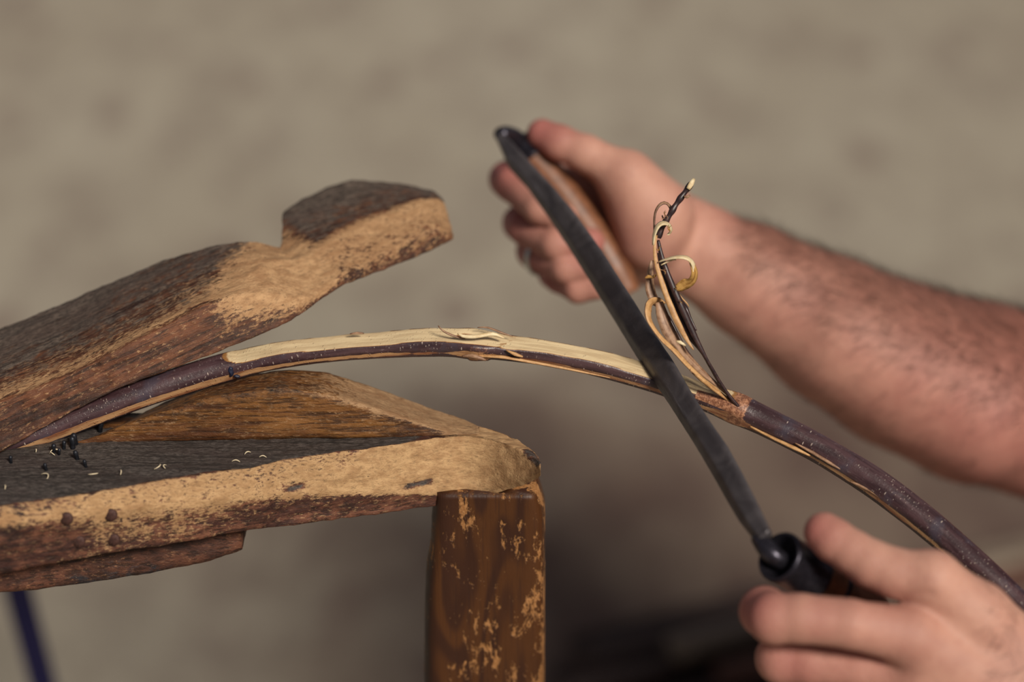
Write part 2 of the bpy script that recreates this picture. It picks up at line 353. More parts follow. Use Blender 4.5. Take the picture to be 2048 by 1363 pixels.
def leg():
    yf = V(930, 1001, G(930, 892, ZB).y-.004).y+.005
    S = [(990, 866, 1076), (1010, 865, 1084), (1035, 863, 1090), (1100, 860, 1091), (1160, 851, 1091), (1250, 849, 1090), (1363, 848, 1089)]
    rings = []; at = []
    base = []
    for py, l, r in S:
        a = V(l+14, py, yf); b = V(r-8, py, yf); l2 = V(l, py, yf+.006); r2 = V(r, py, yf+.007); zz = a.z
        for q in (b, l2, r2): q.z = zz
        base.append((zz, l2.x, a.x, b.x, r2.x))
    zz, x0, x1, x2, x3 = base[-1]; slope = .012
    for z in (.50, .35, .2, .08, 0.0): base.append((z, x0-.002*(.5-z), x1, x2, x3))
    pass
    for i, (z, a0, a1, a2, a3) in enumerate(base):
        yb = yf+.024
        rings.append([Vector((a0, yf+.007, z)), Vector((a1, yf, z)), Vector((a2, yf, z)), Vector((a3, yf+.008, z)), Vector((a3, yb, z)), Vector((a0, yb, z))])
        low = .32 if z < .60 else .1
        at.append([(.35, 0), (.02+(.22 if i < 3 else 0), 0), (.30+(.25 if i > 2 else 0), 0), (.85 if i != 3 else .3, .3 if i == 3 else 0), (.1, 0), (.1, 0)])
    return loft('front_leg', rings, at, .0036, (.0006, 50), 1, (0, 0, 1), (1, 0, 0), seed=21)
def legmat():
    n = NT('scuffed_varnished_leg'); gc = n.attr('gc', True); wear = n.attr('wear')
    sx = n.n('ShaderNodeSeparateXYZ'); n.set(sx.inputs[0], gc)
    # cathedral grain rings
    wv = n.noise(n.scale(gc, (7, 26, 26)), 1, 2, .5, .4)
    rings = n.math('FRACT', n.math('MULTIPLY', wv, 7))
    rg = n.math('ABSOLUTE', n.math('SUBTRACT', rings, .5))
    fine = n.noise(n.scale(gc, (500, 900, 900)), 1, 3, .7); gr = n.noise(n.scale(gc, (25, 500, 500)), 1, 3, .6)
    blot = n.noise(n.scale(gc, (28, 60, 60), (.37, .1, 0)), 1, 5, .68, .5); fl = n.noise(n.scale(gc, (160, 330, 330)), 1, 4, .7)
    col = n.mix(n.step(rg, .1, .42), (.038, .012, .005), (.072, .024, .006))
    col = n.mix(n.math('MULTIPLY', n.step(gr, .5, .3), .5), col, (.028, .010, .006))
    m = n.math('ADD', n.math('MULTIPLY', wear, .55), n.math('ADD', n.math('MULTIPLY', n.math('SUBTRACT', blot, .5), 1.5), n.math('MULTIPLY', n.math('SUBTRACT', fl, .5), .75)))
    m = n.step(m, .25, .35)
    lt = n.mix(n.step(fine, .4, .65), (.26, .112, .034), (.40, .19, .070))
    col = n.mix(m, col, lt)
    h = n.math('ADD', n.math('MULTIPLY', gr, .4), n.math('SUBTRACT', n.math('MULTIPLY', fine, .2), n.math('MULTIPLY', m, .8)))
    return n.out(col, n.math('ADD', .48, n.math('MULTIPLY', m, .25)), n.bump(h, .0006, .8), Specular_IOR_Level=.35)
M['leg2'] = legmat()
link('front_leg', leg(), M['leg2'], horse)
def backing():
    S = [(-1500, 1390, 1440), (-900, 1290, 1345), (-400, 1206, 1255), (0, 1138, 1187), (60, 1128, 1184), (150, 1112, 1173), (300, 1088, 1150), (400, 1070, 1128), (450, 1062, 1112), (484, 1056, 1101)]
    rings = []; at = []
    for px, t, b in S:
        y = G(px, 1012-.155*px, ZB).y+.011; a = V(px, b, y); c = V(px, t-14, y); c.x = a.x; bk = y+.05
        rings.append([a, c, Vector((a.x, bk, c.z)), Vector((a.x, bk, a.z))])
        at.append([(.22, .62 if 90 < px < 330 else .1), (.12, .0), (.1, 0), (.1, .1)])
    return loft('backing_board', rings, at, .003, (.0007, 60), 1, (1, 0, -.12), seed=33)
link('backing_board', backing(), M['board'], horse)
# rear legs, outside the frame, carry the other end of the rail
for yy in (-.16, .16):
    x = -.48; top = Vector((x, (YWF+YWB)/2-.04, ZB-.05)); bot = Vector((x-.06, yy, 0))
    rings = []; at = []
    for t in (0, .33, .66, 1):
        c = top.lerp(bot, t); rings.append([c+Vector((sx*.02, sy*.018, 0)) for sx, sy in ((-1, -1), (1, -1), (1, 1), (-1, 1))]); at.append([(.2, .1)]*4)
    link('rear_leg', loft('rear_leg', rings, at, .02, (.0006, 30), 1, (0, 0, 1), (1, 0, 0)), M['leg2'], horse)
def arm():
    # A front-bottom, B front-top, E top edge of the carved chamfer, C back-top  (pixel corners), front distance
    S = [((-1300, 1560), (-1300, 1440), (-1290, 1420), (-1330, 1270), 1.02), ((-300, 1052), (-300, 936), (-290, 920), (-330, 800), 1.042), ((0, 908), (0, 804), (2, 792), (10, 650), 1.048), ((75, 866), (75, 776), (78, 764), (92, 618), 1.05), ((150, 824), (150, 745), (152, 733), (170, 585), 1.052), ((225, 786), (225, 706), (228, 694), (245, 553), 1.054), ((300, 756), (300, 668), (303, 657), (322, 518), 1.057), ((430, 710), (410, 612), (412, 600), (432, 486), 1.063),
         ((510, 676), (480, 590), (478, 570), (482, 479), 1.068), ((560, 654), (540, 588), (520, 530), (515, 481), 1.073), ((600, 632), (590, 597), (545, 520), (542, 489), 1.078), ((632, 606), (628, 592), (590, 520), (560, 495), 1.084),
         ((665, 584), (655, 570), (625, 505), (563, 480), 1.09), ((690, 570), (680, 550), (650, 490), (564, 424), 1.094), ((720, 558), (716, 533), (680, 470), (600, 398), 1.10), ((765, 541), (765, 510), (735, 445), (650, 374), 1.108), ((825, 517), (825, 478), (790, 425), (705, 358), 1.118), ((875, 495), (880, 455), (840, 402), (795, 364), 1.126), ((898, 484), (900, 462), (878, 396), (868, 380), 1.13), ((906, 478), (907, 468), (890, 405), (884, 392), 1.132)]
    rings = []; at = []
    for i, (a, b, e, c, d) in enumerate(S):
        A = P(*a, d); B = P(*b, d-.001); E = P(*e, d+(b[1]-e[1])*.00022); C = P(*c, d+(b[1]-c[1])*.00036)
        th = .030 if i < 9 else .022
        D = C+Vector((0, .004, -th)); rings.append([A, B, E, E.lerp(C, .16), C, D])
        neck = 8 <= i <= 12; head = i > 12
        at.append([(.15 if not head else .3, 0 if i > 6 else .12), (.30 if i < 8 else (1.0 if i < 13 else .55), .25 if i < 8 else 0),
                   (.62 if i < 8 else (.95 if neck else .74), .30 if i < 8 else 0), (.42 if i < 7 else (.62 if i < 8 else (.85 if neck else .25)), .45 if i < 8 else (0 if neck else .5)), (.12 if not neck else .6, (.95 if i < 5 else .7) if i < 9 else (.2 if neck else .85)), (.1, .1)])
    return loft('clamp_arm', rings, at, .0019, (.0009, 50), 1, rings[7][0]-rings[2][0], (0, 1, 0), seed=41)
link('clamp_arm', arm(), M['arm'], horse)
# dark gouges and the crack in the pale worn wood near the tip of the rail
def gouge(pts, w):
    me = bed_ob.data; co = np.empty(len(me.vertices)*3); me.vertices.foreach_get('co', co); co = co.reshape(-1, 3)
    W_ = np.empty(len(co), np.float32); D_ = W_.copy(); me.attributes['wear'].data.foreach_get('value', W_); me.attributes['dirt'].data.foreach_get('value', D_)
    q = [np.array(hit(*p)[0]) for p in pts if hit(*p)[0] is not None]; m = np.zeros(len(co))
    for a, b in zip(q[:-1], q[1:]):
        for t in np.linspace(0, 1, 12): m = np.maximum(m, np.exp(-(((co-(a+(b-a)*t))/w)**2).sum(1)))
    W_ = W_*(1-m*.8); D_ = np.maximum(D_, m*.68); co[:, 1] += m*.0012
    me.vertices.foreach_set('co', co.ravel()); me.attributes['wear'].data.foreach_set('value', W_.astype(np.float32)); me.attributes['dirt'].data.foreach_set('value', D_.astype(np.float32)); me.update()
gouge([(576, 980), (590, 976), (604, 972)], .0017); gouge([(812, 974), (835, 969), (860, 963)], .0019); gouge([(905, 868), (922, 863), (934, 852)], .0016); gouge([(1058, 905), (1076, 925)], .0035)
# round nail heads on the front of the rail
def lathe(name, prof, nseg=20):
    vs = []; fs = []
    for r, z in prof:
        for k in range(nseg): a = 2*math.pi*k/nseg; vs.append((r*math.cos(a), r*math.sin(a), z))
    n = len(prof)
    for i in range(n-1):
        for k in range(nseg): e = (k+1) % nseg; fs.append((i*nseg+k, i*nseg+e, (i+1)*nseg+e, (i+1)*nseg+k))
    fs.append(tuple(range(nseg))[::-1]); fs.append(tuple((n-1)*nseg+k for k in range(nseg)))
    return mesh(name, vs, fs)
nh = lathe('nail_head', [(.0026, -.004), (.0030, -.0006), (.0031, .0000), (.0028, .0004), (.0012, .0006), (.0003, .0006)])
first = True
def place(me, name, mat, loc, zdir, parent, s=1, roll=0):
    o = bpy.data.objects.new(name, me); COL.objects.link(o)
    if not me.materials: me.materials.append(mat); me.polygons.foreach_set('use_smooth', [True]*len(me.polygons))
    q = Vector(zdir).to_track_quat('Z', 'Y'); Mx = Matrix.Translation(loc) @ q.to_matrix().to_4x4() @ Matrix.Rotation(roll, 4, 'Z') @ Matrix.Scale(s, 4)
    if parent is not None: o.parent = parent; o.matrix_parent_inverse = Matrix.Translation(parent.location).inverted()
    o.matrix_basis = Mx
    return o
for px, py, s in ((133, 1036, 1.0), (221, 1029, 1.0), (158, 1082, .95), (227, 1078, .95)):
    h0, n0 = hit(px, py)
    place(nh, 'nail_head', M['nail'], h0+Vector((0, -.0003, 0)), (random.uniform(-.05, .05), -1, .16), horse, s)
pn = lathe('steel_pin', [(.0009, -.004), (.0009, .0022), (.0011, .0030), (.0009, .0040), (.0003, .0044)], 10)
for px, py, h in ((22, 921, 1), (93, 936, 1.0), (172, 929, 1.0), (155, 914, 1.3), (146, 892, 1.6), (152, 884, 1.6), (128, 893, 1.1), (108, 900, 1.2), (200, 858, 1.6), (118, 905, .9)):
    place(pn, 'steel_pin', M['pin'], hit(px, py+4)[0] or G(px, py+4, ZB), (random.uniform(-.2, .2), random.uniform(-.1, .2), 1), horse, .85*h)

# chips lying on the rail
def chip(px, py, kind, i):
    c = (hit(px, py)[0] or G(px, py, ZB))+Vector((0, 0, .0003)); r = random.Random(i); a0 = r.uniform(0, 6); L = r.uniform(.0016, .003); pts = []; n = 7
    for k in range(n):
        t = k/(n-1); ang = a0+t*(2.4 if kind else .4)
        pts.append(c+Vector((math.cos(ang)*L*(1 if kind else t*1.6), math.sin(ang)*L*(1 if kind else t*1.6), .0008*math.sin(t*3)+.0002)))
    o = link('wood_chip', tube('wood_chip', pts, [.00012+.00018*math.sin(math.pi*k/(n-1)) for k in range(n)], 6), M['chip']); recentre(o)
    return o
chips = [(100, 906, 0, 'white splinter among the steel pins on the black bench top'), (112, 908, 1, 'white curled shred among the steel pins on the bench top'), (84, 956, 1, 'small pale curl of wood below the leftmost pins on the bench top'), (10, 980, 0, 'pale straight splinter at the far left of the bench top'), (72, 906, 0, 'pale splinter just under the willow rod at the left'),
         (186, 947, 1, 'tawny crumb of bark right of the last steel pin'), (309, 934, 1, 'pale curved shred in the middle of the bench top'), (335, 935, 1, 'brown curled shaving in the middle of the bench top'), (241, 951, 0, 'white speck of wood on the bench top near the front edge'), (533, 916, 0, 'white speck of wood in front of the wedge block'), (502, 906, 0, 'tiny pale speck left of the white speck before the wedge block'), (480, 925, 0, 'tiny pale flake near the lit front edge of the bench')]
for i, (px, py, k, lb) in enumerate(chips): tag(chip(px, py, k, i), lb, 'wood chip', 'chips on the bench top')
chips_mat_brown = None

# ------------------------------------------------------------------ willow rod
BR = [(-260, 1010, 1.055), (-120, 950, 1.057), (12, 890, 1.060), (100, 856, 1.062), (200, 817, 1.064), (300, 781, 1.066), (400, 749, 1.068), (460, 732, 1.069), (520, 717, 1.069), (600, 704, 1.068), (700, 693, 1.067), (850, 684, 1.066), (930, 685, 1.065), (1000, 692, 1.065), (1100, 706, 1.066), (1200, 727, 1.067), (1300, 754, 1.068), (1400, 789, 1.067), (1480, 820, 1.064), (1560, 857, 1.06), (1650, 904, 1.055), (1750, 966, 1.048), (1850, 1042, 1.040), (1950, 1128, 1.030), (2048, 1220, 1.02), (2180, 1350, 1.0), (2350, 1530, .98)]
HW = [27, 27, 27, 28, 29, 29, 29, 29, 28, 27, 27, 29, 30, 28, 26, 27, 28, 28, 30, 29, 29, 31, 31, 30, 29, 29, 28]
branch = empty('willow_rod', P(460, 760, 1.07), 'bent dark-barked willow rod, partly peeled, clamped at left and drawn down to the right', 'rod')
def branch_mesh():
    ctr = [P(*b) for b in BR]; rad = [h*b[2]/FPX for h, b in zip(HW, BR)]
    pts = []; rr = []; pxs = []
    for i in range(len(ctr)-1):
        p0 = ctr[max(i-1, 0)]; p1 = ctr[i]; p2 = ctr[i+1]; p3 = ctr[min(i+2, len(ctr)-1)]; n = max(2, int((p2-p1).length/.0014))
        for k in range(n):
            t = k/n; pts.append(.5*((2*p1)+(p2-p0)*t+(2*p0-5*p1+4*p2-p3)*t*t+(3*p1-p0-3*p2+p3)*t**3)); rr.append(rad[i]*(1-t)+rad[i+1]*t); pxs.append(BR[i][0]*(1-t)+BR[i+1][0]*t)
    N = 56; vs = []; gc = []; wear = []; under = []; scar = []; L = 0
    for i, p in enumerate(pts):
        T = (pts[min(i+1, len(pts)-1)]-pts[max(i-1, 0)]).normalized()
        if i: L += (p-pts[i-1]).length
        f = -FWD; f = (f-T*f.dot(T)).normalized(); u = T.cross(f); u = u if u.z > 0 else -u   # f: front side, u: upper side of the rod
        x = pxs[i]; r0 = rr[i]
        def win(a, b, s): return max(0, min(1, (x-a)/s))*max(0, min(1, (b-x)/s))
        pk = win(440, 1478, 45)                                 # peeled flat on top
        depth = .42+.06*math.sin(x*.02)+.03*math.sin(x*.05+1)
        if 1385 < x: depth *= max(.4, 1-(x-1385)/160)
        uk = max(win(-400, 1010, 60), .0)                       # split underside
        uk2 = win(1010, 2300, 80)*.6
        for k in range(N):
            a = 2*math.pi*k/N; c = math.cos(a); s = math.sin(a)      # c front, s up
            r = r0*(1+.018*fbm((L*45, c*1.2, s*1.2), 1, 3)+.008*fbm((L*300, c*3, s*3), 1, 2))
            r *= 1+.10*math.exp(-((x-950)/28)**2)+.13*math.exp(-((x-1470)/32)**2)*(.6+.4*c)
            an = math.radians(53); lim = r0*(1-depth*pk); q = math.cos(a-an); we = 0
            if q > 0 and pk > 0:
                over = r*q-lim
                if over > 0: r = lim/q*(1-.04*fbm((L*60, s, 3), 1, 2)*.5); we = min(1, .45+over/(r0*.07))*1.0
                else: we = max(0, .32+over/(r0*.05)*.3)
                we *= min(1, pk*1.3)
            if abs(x-1000-22*s) < 8+14*fbm((L*80, c*2, s*2), 1, 2): we *= .62
            und = 0; an2 = math.radians(-52); q2 = math.cos(a-an2); lim2 = r0*(.93+.035*max(0, min(1, (x-430)/120)))
            kk = max(uk, uk2)
            if q2 > 0 and kk > 0:
                over = r*q2-lim2
                if over > 0: und = min(1, over/(r0*.025))*(.9-.26*max(0, min(1, (x-480)/150))); r = lim2/q2
            sc = max(0, 1-abs(x-1478)/26)*1.2*(c > -.3)+(1 if 1390 < x < 1480 and -.35 < s < .50 and c > 0 else 0)*.8
            if 1490 < x < 1760: und = max(und, .0)
            # hollow of the knot in the peeled face
            kn = math.exp(-(((x-935)/26)**2))*max(0, math.cos(a-math.radians(62)))**10
            r -= r0*.22*kn
            sr = .9*kn if kn > .35 else 0
            if 940 < x < 985 and s < -.2 and c > 0: r *= 1.10; sr = max(sr, .45)
            vs.append(p+(f*c+u*s)*r); gc.append((L, c*r0, s*r0)); wear.append(we*(1-min(1, sr))); under.append(und); scar.append(max(sc, sr))
    n = len(pts); fs = [(i*N+k, i*N+(k+1) % N, (i+1)*N+(k+1) % N, (i+1)*N+k) for i in range(n-1) for k in range(N)]
    fs += [tuple(range(N)), tuple((n-1)*N+k for k in range(N))]
    me = mesh('stem', vs, fs, {'gc': np.array(gc), 'wear': wear, 'dirt': under, 'scar': scar})
    bm = bmesh.new(); bm.from_mesh(me); bmesh.ops.recalc_face_normals(bm, faces=bm.faces); bm.to_mesh(me); bm.free(); return me
link('stem', branch_mesh(), M['bark'], branch)
def ribbon(name, pts, widths, thick, mats, parent, d=1.05, twist=0.0, tw0=0.0, cup=.25, step=.0012, dvar=None, wdir=None, label=None):
    """pts in pixels; the strip's width runs partly towards the viewer so that it shows its edge and its face"""
    P3 = []
    for i, q in enumerate(pts):
        dd = (q[2] if len(q) > 2 else d); P3.append(P(q[0], q[1], dd))
    W = [x*d/FPX for x in widths]; t0 = [0]
    for i in range(1, len(P3)): t0.append(i)
    C = []; Wd = []
    for i in range(len(P3)-1):
        p0 = P3[max(i-1, 0)]; p1 = P3[i]; p2 = P3[i+1]; p3 = P3[min(i+2, len(P3)-1)]; n = max(2, int((p2-p1).length/step))
        for k in range(n):
            t = k/n; C.append(.5*((2*p1)+(p2-p0)*t+(2*p0-5*p1+4*p2-p3)*t*t+(3*p1-p0-3*p2+p3)*t**3)); Wd.append(W[i]*(1-t)+W[i+1]*t)
    C.append(P3[-1]); Wd.append(W[-1]); n = len(C); vs = []; gc = []; L = 0; M_ = 5
    for i in range(n):
        T = (C[min(i+1, n-1)]-C[max(i-1, 0)]).normalized()
        if i: L += (C[i]-C[i-1]).length
        a = tw0+twist*i/n; side = T.cross(FWD).normalized(); fw = side.cross(T).normalized()
        w = side*math.cos(a)+fw*math.sin(a); nn = T.cross(w).normalized()
        for s in (0, 1):
            for m in range(M_):
                q = m/(M_-1)-.5; wob = 1+.12*fbm((L*200, q*3, s), 1, 2)
                vs.append(C[i]+w*(q*Wd[i]*wob)+nn*((cup*Wd[i]*(1-4*q*q))+(thick if s else 0))); gc.append((L, q*Wd[i], s*thick))
    K = 2*M_; fs = []; mi = []
    for i in range(n-1):
        for m in range(M_-1):
            a = i*K+m; fs.append((a, a+1, a+K+1, a+K)); mi.append(0)
            b = i*K+M_+m; fs.append((b, b+K, b+K+1, b+1)); mi.append(1 if len(mats) > 1 else 0)
        a = i*K; b = a+M_; fs.append((a, a+K, b+K, b)); mi.append(0)
        a = i*K+M_-1; b = a+M_; fs.append((a, b, b+K, a+K)); mi.append(0)
    for i in (0, n-1):
        for m in range(M_-1): a = i*K+m; fs.append((a, a+M_, a+M_+1, a+1)); mi.append(0)
    me = mesh(name, vs, fs, {'gc': np.array(gc)}, mi)
    o = link(name, me, mats, parent)
    if label: o['label'] = label
    return o
sp, st, sb, sk, sg = M['s_pale'], M['s_tan'], M['s_brown'], M['s_dark'], M['s_gold']
T_ = .0004
R = lambda *a, **k: ribbon('bark_strip', *a, **k)
# dark strips that carry the bundle
R([(1476, 812, 1.058), (1447, 775, 1.055), (1412, 716, 1.05), (1388, 670, 1.048), (1362, 612, 1.046), (1340, 560, 1.045), (1324, 515, 1.045), (1316, 480, 1.045)], [7, 6, 6, 12, 14, 12, 9, 5], .0012, [sk], branch, 1.05, label='dark outer bark strip')
R([(1474, 812, 1.059), (1440, 765, 1.058), (1405, 705, 1.055), (1378, 668, 1.05), (1350, 610, 1.05), (1330, 555, 1.05), (1318, 505, 1.05)], [5, 5, 5, 10, 12, 9, 5], .001, [sk], branch, 1.055, tw0=.4, label='dark outer bark strip')
# bright central strip
R([(1387, 699, 1.043), (1372, 676, 1.043), (1354, 642, 1.042), (1336, 600, 1.042), (1322, 560, 1.042), (1312, 525, 1.042), (1309, 495, 1.042), (1313, 470, 1.042)], [2, 8, 12, 12, 10, 8, 6, 4],   .0008, [st, st], branch, 1.043, cup=.1, label='long tan strip of inner bark')
# pale curl on top
R([(1307, 490, 1.040), (1309, 470, 1.040), (1316, 453, 1.040), (1327, 447, 1.042), (1337, 451, 1.045), (1341, 461, 1.048), (1336, 468, 1.05)], [5, 9, 14, 17, 15, 11, 6], T_, [sp], branch, 1.04, tw0=1.0, cup=.05, label='pale curl of inner bark')
# upper thin brown loop
R([(1310, 480, 1.046), (1309, 450, 1.046), (1311, 426, 1.046), (1319, 411, 1.046), (1330, 406, 1.048), (1339, 413, 1.05), (1341, 424, 1.05), (1335, 433, 1.05), (1327, 436, 1.048), (1325, 430, 1.046)], [3, 4, 5, 7, 9, 9, 7, 5, 4, 2], T_, [sk, sb], branch, 1.046, tw0=.9, cup=.05, label='thin brown curl')
# pale arc at the right
R([(1318, 524, 1.040), (1332, 519, 1.038), (1352, 515, 1.036), (1372, 516, 1.036), (1384, 526, 1.038), (1388, 540, 1.04)], [3, 7, 11, 14, 14, 12], T_, [sp, sp], branch, 1.04, tw0=1.15, twist=-.3, cup=.06, label='pale curl of inner bark')
R([(1381, 522, 1.038), (1388, 543, 1.04), (1383, 560, 1.044), (1370, 567, 1.046), (1360, 573, 1.047), (1348, 580, 1.048)], [10, 15, 19, 24, 20, 7], T_, [sg, sg], branch, 1.04, tw0=.7, twist=-.4, cup=.06, label='golden end of the pale curl')
R([(1322, 530, 1.04), (1334, 524, 1.04), (1347, 519, 1.04), (1352, 520, 1.04)], [2, 3, 3, 1], .0003, [sp], branch, 1.04, tw0=.3)
# wide loop at the left
R([(1328, 606, 1.052), (1316, 601, 1.050), (1303, 603, 1.046), (1296, 614, 1.042), (1295, 632, 1.040), (1304, 653, 1.040), (1324, 679, 1.042), (1350, 703, 1.045), (1376, 732, 1.048), (1405, 758, 1.052), (1440, 785, 1.057), (1468, 810, 1.060)], [12, 18, 22, 22, 16, 11, 11, 12, 10, 7, 6, 5], T_*1.4, [sb, st], branch, 1.045, tw0=.9, twist=-.5, cup=.08, label='wide looping bark strip')
R([(1318, 604, 1.047), (1327, 640, 1.046), (1342, 672, 1.047), (1364, 704, 1.049), (1392, 733, 1.052), (1420, 758, 1.055), (1452, 785, 1.058), (1470, 808, 1.060)], [16, 27, 28, 21, 15, 10, 7, 4], T_, [sb, sb], branch, 1.048, tw0=.35, cup=.15, label='broad brown bark strip')
R([(1304, 520, 1.05), (1300, 548, 1.05), (1300, 578, 1.05), (1308, 600, 1.05), (1322, 612, 1.05)], [6, 14, 20, 20, 10], T_, [sb], branch, 1.05, tw0=.3, cup=.1, label='broad brown bark strip')
R([(1322, 612, 1.05), (1340, 640, 1.05), (1356, 672, 1.05), (1372, 700, 1.051), (1386, 716, 1.053)], [3, 6, 7, 5, 2], .0006, [sk], branch, 1.05, tw0=.2)
# broken thin ones at the right
R([(1344, 562, 1.050), (1353, 582, 1.050), (1362, 600, 1.052), (1371, 616, 1.05), (1380, 636, 1.05), (1392, 661, 1.05)], [2, 4, 4, 9, 5, 3], .0007, [sk], branch, 1.05, tw0=.3)
R([(1350, 578, 1.052), (1362, 594, 1.052), (1373, 606, 1.052), (1378, 614, 1.052)], [2, 3, 3, 1], .0004, [st], branch, 1.052, tw0=.2)
R([(1384, 744, 1.050), (1404, 760, 1.052), (1430, 781, 1.056), (1466, 808, 1.060)], [4, 8, 7, 4], .0009, [sb, st], branch, 1.052, tw0=.3, label='frayed reddish bark strip')
R([(1352, 682, 1.040), (1360, 684, 1.040), (1371, 691, 1.040)], [2, 7, 3], .0004, [sp], branch, 1.04, tw0=.1, label='pale flake')
R([(1290, 556, 1.047), (1297, 553, 1.047), (1306, 554, 1.046), (1312, 550, 1.046)], [3, 7, 5, 2], .0006, [sg], branch, 1.046, tw0=.2)
for k in range(16):   # frayed fibres
    bx, by = random.choice([(1384, 745), (1318, 500), (1326, 540), (1350, 576), (1340, 462), (1330, 430), (1308, 555), (1360, 603), (1404, 700)])
    a = random.uniform(0, 6.28); l = random.uniform(5, 13)
    R([(bx, by, 1.043), (bx+math.cos(a)*l*.6, by+math.sin(a)*l*.6, 1.042), (bx+math.cos(a+.5)*l, by+math.sin(a+.5)*l, 1.041)], [2, 1.6, .8], .0002, [random.choice([st, sg, sb])], branch, 1.042)
tw = [(1316, 475, 1.048), (1326, 452, 1.047), (1338, 432, 1.046), (1350, 412, 1.046), (1364, 392, 1.046), (1376, 376, 1.046), (1383, 366, 1.046)]
o = link('twig', tube('twig', resample([P(*t) for t in tw], .001), [.00138+.00022*math.sin(i*.9) for i in range(len(resample([P(*t) for t in tw], .001)))], 10), sk, branch)
R([(1376, 378, 1.045), (1382, 368, 1.045), (1388, 357, 1.045)], [8, 10, 5], .0012, [sp], branch, 1.045, cup=.1, label='splintered pale end')
R([(1368, 392, 1.044), (1374, 394, 1.044), (1380, 390, 1.044)], [3, 6, 3], .0005, [sb], branch, 1.044)
# small features on the rod
def knob(px, py, d, r, mat, name, label=None, s=(1, 1, 1)):
    bm = bmesh.new(); bmesh.ops.create_icosphere(bm, subdivisions=3, radius=r)
    c = P(px, py, d)
    for v in bm.verts:
        v.co = Vector((v.co.x*s[0], v.co.y*s[1], v.co.z*s[2])); v.co *= 1+.25*fbm(v.co*1000/ (r*1000), 1.2, 2); v.co += c
    me = bpy.data.meshes.new(name); bm.to_mesh(me); bm.free()
    o = link(name, me, mat, branch)
    if label: o['label'] = label
    return o
M['blue'] = flat('blue_black_knot', (.012, .016, .045), .5, 0, 600, .5)
knob(462, 742, 1.0635, .0016, M['blue'], 'bud', 'blue-black bud', (.9, .9, 1.6))
knob(474, 752, 1.0640, .0010, M['blue'], 'bud', 'blue-black bud', (1.6, .9, .8))
def R2(*a, **k): return ribbon('splinter', *a, **k)
R2([(876, 651, 1.056), (884, 660, 1.056), (898, 668, 1.057), (918, 675, 1.058), (930, 676, 1.060)], [1.5, 3, 4, 4, 2], .0004, [sk, sb], branch, 1.057, tw0=.5, label='dark curved sliver')
R2([(915, 666, 1.056), (925, 672, 1.056), (950, 673, 1.056), (985, 668, 1.057), (1008, 676, 1.058)], [2, 6, 8, 8, 3], .0006, [sp], branch, 1.057, tw0=.3, label='pale splintered edge')
R2([(955, 655, 1.060), (975, 655, 1.060), (1000, 664, 1.060), (1025, 673, 1.061)], [1, 3, 4, 1], .0004, [sb], branch, 1.06, tw0=.5)
R2([(925, 713, 1.060), (945, 712, 1.058), (962, 717, 1.058), (972, 721, 1.058)], [3, 8, 7, 2], .0008, [sb], branch, 1.058, tw0=.4, label='torn reddish bark')
R2([(1012, 700, 1.0575), (1030, 708, 1.057), (1045, 713, 1.058)], [2, 7, 3], .0005, [st], branch, 1.058, tw0=.2)
R2([(930, 712, 1.061), (1000, 714, 1.06), (1060, 724, 1.061), (1130, 737, 1.062), (1220, 756, 1.063)], [3, 7, 6, 5, 2], .0006, [sb, st], branch, 1.06, tw0=.5, label='frayed underside')
R2([(1500, 853, 1.058), (1545, 876, 1.055), (1590, 897, 1.052), (1620, 912, 1.051)], [3, 6, 8, 3], .0006, [st], branch, 1.055, tw0=.6, label='tan split along underside')
R2([(1590, 886, 1.0515), (1625, 905, 1.05), (1660, 926, 1.048), (1690, 943, 1.047)], [2, 6, 6, 2], .0006, [sb], branch, 1.049, tw0=.3)
R2([(1700, 963, 1.046), (1730, 975, 1.044), (1760, 993, 1.042), (1800, 1025, 1.040)], [2, 7, 7, 2], .0006, [sb], branch, 1.043, tw0=.3)
R2([(700, 668, 1.063), (715, 666, 1.063), (728, 667, 1.063)], [2, 5, 2], .0004, [sb], branch, 1.063, tw0=.6)

# ------------------------------------------------------------------ drawknife
knife = empty('drawknife', P(1320, 760, 1.045), 'black steel drawknife held in both hands, blade across the willow rod', 'drawknife')
def blade():
    # centre, half width (px), distance along the blade
    LFT = [(991, 279), (1017, 338), (1054, 378), (1094, 436), (1131, 490), (1180, 568), (1226, 642), (1274, 720), (1324, 792), (1357, 843), (1391, 897), (1424, 953), (1452, 1003), (1477, 1045), (1500, 1074), (1520, 1092)]
    RGT = [(1010, 268), (1042, 301), (1072, 334), (1108, 372), (1148, 420), (1202, 495), (1251, 572), (1298, 646), (1346, 717), (1386, 786), (1420, 839), (1458, 893), (1487, 947), (1510, 992), (1528, 1030), (1544, 1062)]
    n = len(LFT); rings = []; at = []
    for i in range(n):
        mx = (LFT[i][0]+RGT[i][0])/2; my = (LFT[i][1]+RGT[i][1])/2
        s = (1080-my)/812; d = 1/(1.0256+(.8333-1.0256)*s)-.004
        L = P(*LFT[i], d+.004); Rr = P(*RGT[i], d+.002); ax = (P(1000, 270, 1.20)-P(1540, 1080, .975)).normalized()
        Wv = Rr-L; nn = Wv.cross(ax).normalized(); nn = nn if nn.dot(FWD) < 0 else -nn
        th = .0046
        mid = L+Wv*.38
        rings.append([L+nn*-.0005, mid+nn*th*.75, L+Wv*.93+nn*th*.52, Rr, L+Wv*.7-nn*th*.55, L+Wv*.15-nn*th*.6])
        at.append([(0, 0), (.12, 0), (0, 0), (.35, 0), (0, 0), (0, 0)])
    return loft('blade', rings, at, .0017, (.00016, 60), 1, rings[-1][0]-rings[0][0], (1, 0, 0), seed=5)
link('blade', blade(), M['steel'], knife)
